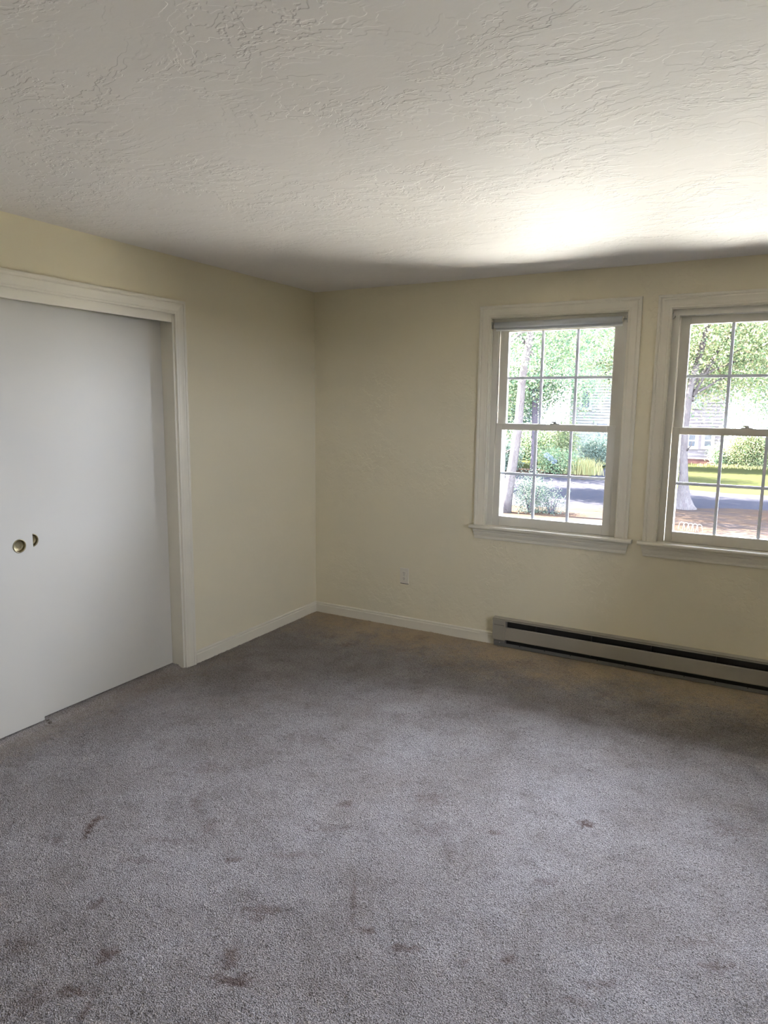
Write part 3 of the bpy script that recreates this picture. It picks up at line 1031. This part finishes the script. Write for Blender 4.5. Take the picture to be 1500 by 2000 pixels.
for x, y, lb in ((-5.4, 12.3, 'unseen tree added to shade the parking lot, near its front edge'), (-8.2, 16.4, 'unseen tree added to shade the parking lot, farther back'), (-9.6, 11.4, 'tallest unseen tree added to shade the parking lot')):  # out-of-view trees added to cast dappled shadows on the lot
    zc = 10.6 if x == -9.6 else 4.6
    bl = [(x+.4, y, zc, 2.3, 1.5, 1.5), (x-.8, y+.6, zc-1, 1.4, 1.2, 1.1)]
    tree('added_shade_tree', lb, (x, y), [(x, y, G-.05), (x, y, 1), (x+.2, y, zc-.6)], [.17, .13, .06], auto_branches((x+.1, y, zc-2), bl, .05, 4), bl, 1500 if x == -5.4 else (5500 if x == -9.6 else 2600), .14, M['bark_dark'], M['leaf_green'])
for x, y, s, mt, lb in ((-11.5, 26, 1.2, 'leaf_green', 'outermost green tree on the left of the far tree line'), (-8.6, 31, 1.3, 'leaf_teal', 'blue-green tree second from the left in the far tree line'),
                        (-3.4, 37, 1.5, 'leaf_teal', 'tall blue-green tree rising behind the white house'), (7.2, 29, 1.2, 'leaf_green', 'rounded green tree right of the grey house'),
                        (13.2, 27, 1.3, 'leaf_yellow', 'outermost yellow-green tree on the right of the far tree line'), (4.0, 37, 1.5, 'leaf_green', 'tall green tree rising behind the grey house')):
    bl = [(x, y, 3.4*s, 2.3*s, 1.6*s, 2.4*s), (x-.6*s, y-.5, 1.3*s, 1.8*s, 1.2*s, 1.2*s), (x+.7*s, y, 5.2*s, 1.4*s, 1.2*s, 1.2*s)]
    tree('background_tree', lb, (x, y), [(x, y, G-.05), (x, y, 1), (x, y, 4*s)], [.2, .16, .08], auto_branches((x, y, 2.5), bl, .06, 3), bl, 11000, .12, M['bark_dark'], M[mt], group='far tree line')

def bush(name, label, c, r, n, leaf, mat, cat='shrub', group=None, clump=.12):
    root = empty(name, (c[0], c[1], G))
    tag(root, label, cat, group)
    for i in range(5):
        a = i*1.26
        e = (c[0]+r[0]*.6*math.cos(a), c[1]+r[1]*.6*math.sin(a), G+r[2]*1.3)
        MB().tube([(c[0]+.03*math.cos(a), c[1]+.03*math.sin(a), G-.03), e], [.02, .008], 6).build('stem', M['bark_dark'], root)
    pts = crown_points([(c[0], c[1], G+r[2]*.9, r[0], r[1], r[2])], int(n*2.2), clump, 18)
    pts[:, 2] = np.maximum(pts[:, 2], G+.03)
    leaves_mesh('foliage', pts, leaf, mat, root)
    adopt(root)
    return root
bush('loose_shrub', 'loose grey-green shrub beside the leaning tree', (-1.12, 9.3), (.30, .3, .42), 1500, .04, M['leaf_grey'])
bush('low_shrub', 'low straggling shrub right of the grey-green shrub', (-.72, 9.4), (.22, .25, .22), 420, .035, M['leaf_grey'])
bush('hydrangea_bush', 'leafy hydrangea bush with blue flower heads beyond the parking lot', (-3.05, 18.3), (.75, .5, .42), 2600, .06, M['leaf_green'])
for i, (x, y, z, lb) in enumerate(((-3.25, 17.85, .10, 'upper pale blue hydrangea flower head'), (-2.98, 17.80, -.08, 'lower right blue hydrangea flower head'), (-3.12, 17.82, .02, 'middle blue hydrangea flower head'))):
    th = rng.standard_normal((160, 3))
    th /= np.linalg.norm(th, axis=1)[:, None]
    o = leaves_mesh('flower_head', np.array([x, y, z])+th*.085, .03, M['petal'], None)
    del o['kind']
    tag(o, lb, 'flower', 'hydrangea flower heads')
bush('round_shrub', 'rounded green shrub under the dark trunk', (-4.9, 18.2), (.75, .5, .5), 2800, .07, M['leaf_teal'])
bush('tall_shrub', 'tall bright yellow-green shrub left of the white house', (-3.5, 21.0), (.45, .45, .95), 2600, .07, M['leaf_yellow'])
bush('conifer_shrub', 'dark blue-green shrub in front of the white house', (-2.55, 22.2), (.75, .6, .62), 3400, .07, M['leaf_teal'])
bush('hedge_shrub', 'green shrub in front of the tall tree', (-5.4, 23.6), (1.3, .7, .8), 3400, .08, M['leaf_green'])
bush('spreading_shrub', 'spreading light green shrub right of the grey house', (2.45, 25.0), (.9, .5, .85), 5200, .075, M['leaf_yellow'], clump=.16)
bush('corner_shrub', 'small green shrub at the corner of the grey house', (1.40, 25.05), (.26, .26, .42), 1400, .06, M['leaf_green'])
def grass_clump(name, label, c, w, n, h, mat):
    root = empty(name, (c[0], c[1], G))
    tag(root, label, 'grass')
    mb = MB()
    for i in range(n):
        x, y = c[0]+random.gauss(0, w), c[1]+random.gauss(0, w*.4)
        a = random.uniform(0, 6.28)
        hh = h*random.uniform(.5, 1.1)
        dx, dy = .35*hh*math.cos(a), .35*hh*math.sin(a)
        k = len(mb.v)
        ww = .012
        mb.v += [(x-ww, y, G), (x+ww, y, G), (x+dx*.4+ww*.8, y+dy*.4, G+hh*.6), (x+dx*.4-ww*.8, y+dy*.4, G+hh*.6), (x+dx, y+dy, G+hh)]
        mb.f += [(k, k+1, k+2, k+3), (k+3, k+2, k+4)]
    o = mesh('blades', mb.v, mb.f, mat, root)
    tag(o, kind='stuff')
    adopt(root)
grass_clump('straw_grass', 'clump of tall straw-yellow grass at the end of the parking lot', (-2.2, 18.3), .28, 320, .55, M['straw'])
grass_clump('border_grass', 'band of yellow grass along the far shrub border', (2.2, 24.4), .9, 260, .13, M['straw'])

ed = empty('wire_edging', (1.95, 8.76, G))
tag(ed, 'row of small white wire hoops edging the mulch below the right window', 'garden edging')
for k in range(5):
    x = 1.80+k*.075
    y = 8.82-k*.03
    arc = [(x+.04*math.cos(a), y, G+.09+.04*math.sin(a)) for a in [math.pi*(1-i/8) for i in range(9)]]
    MB().tube([(x-.06, y, G-.02)]+arc+[(x+.06, y, G-.02)], .004, 6).build('hoop', M['trim_far'], ed)
adopt(ed)

# houses
def house(name, label, x0, x1, y, ztop, depth, siding, windows, course, roofh, foundation=True):
    root = empty(name, ((x0+x1)/2, y, G))
    tag(root, label, 'house')
    mb = MB()
    mb.box(x0, x1, y+.03, y+depth, G-.1, ztop)
    mb.build('wall', siding, root)
    # overlapping courses on the front, real boards, cut round the windows
    cr = MB()
    z = G+.18
    while z < ztop:
        spans = [(x0, x1)]
        for (wx0, wx1, wz0, wz1) in windows:
            if wz0-.05 < z+course and wz1+.05 > z:
                ns = []
                for a, b in spans:
                    if wx1+.05 <= a or wx0-.05 >= b:
                        ns.append((a, b))
                    else:
                        if wx0-.05 > a:
                            ns.append((a, wx0-.05))
                        if wx1+.05 < b:
                            ns.append((wx1+.05, b))
                spans = ns
        for a, b in spans:
            cr.hexa([(a, y-.012, z), (b, y-.012, z), (b, y+.03, z), (a, y+.03, z), (a, y+.012, z+course), (b, y+.012, z+course), (b, y+.03, z+course), (a, y+.03, z+course)])
        z += course
    tag(cr.build('siding', siding, root), kind='stuff')
    if foundation:
        MB().box(x0+.02, x1-.02, y-.002, y+.03, G-.05, G+.18).build('foundation', M['brick'], root)
    for (wx0, wx1, wz0, wz1) in windows:
        w = MB()
        t = .07
        w.box(wx0-.05, wx0+t, y-.04, y+.03, wz0-.05, wz1+.05).box(wx1-t, wx1+.05, y-.04, y+.03, wz0-.05, wz1+.05)
        w.box(wx0+t, wx1-t, y-.04, y+.03, wz0-.05, wz0+t).box(wx0+t, wx1-t, y-.04, y+.03, wz1-t, wz1+.05)
        zc = (wz0+wz1)/2
        w.box(wx0+t, wx1-t, y-.03, y+.03, zc-.025, zc+.025)
        wo = w.build('window', M['trim_far'], root)
        MB().box(wx0+t, wx1-t, y-.005, y+.005, zc+.025, wz1-t).build('pane', M['pane_far'], wo)
        MB().box(wx0+t, wx1-t, y-.005, y+.005, wz0+t, zc-.025).build('pane', M['pane_far'], wo)
    rf = MB()
    e = .3
    n = len(rf.v)
    rf.v += [(x0-e, y-e, ztop), (x1+e, y-e, ztop), (x1+e, y+depth+e, ztop), (x0-e, y+depth+e, ztop), (x0-e, y+depth/2, ztop+roofh), (x1+e, y+depth/2, ztop+roofh)]
    rf.f += [(0, 1, 5, 4), (2, 3, 4, 5), (0, 4, 3), (1, 2, 5), (0, 3, 2, 1)]
    rf.build('roof', M['roof'], root)
    adopt(root)
house('grey_house', 'grey shingled house with two white windows behind the lawn', -1.3, 1.40, 25.72, 3.1, 6, M['siding_grey'],
      [(.18, .545, .11, .70), (.755, 1.13, .13, .72), (.20, .56, 1.7, 2.4)], .13, 1.8)
house('white_house', 'white clapboard house behind the parking lot', -4.75, -2.1, 26.5, 3.6, 6, M['siding_white'],
      [(-3.62, -3.02, .33, 1.05), (-4.3, -3.85, 1.6, 2.4)], .12, 1.8, False)
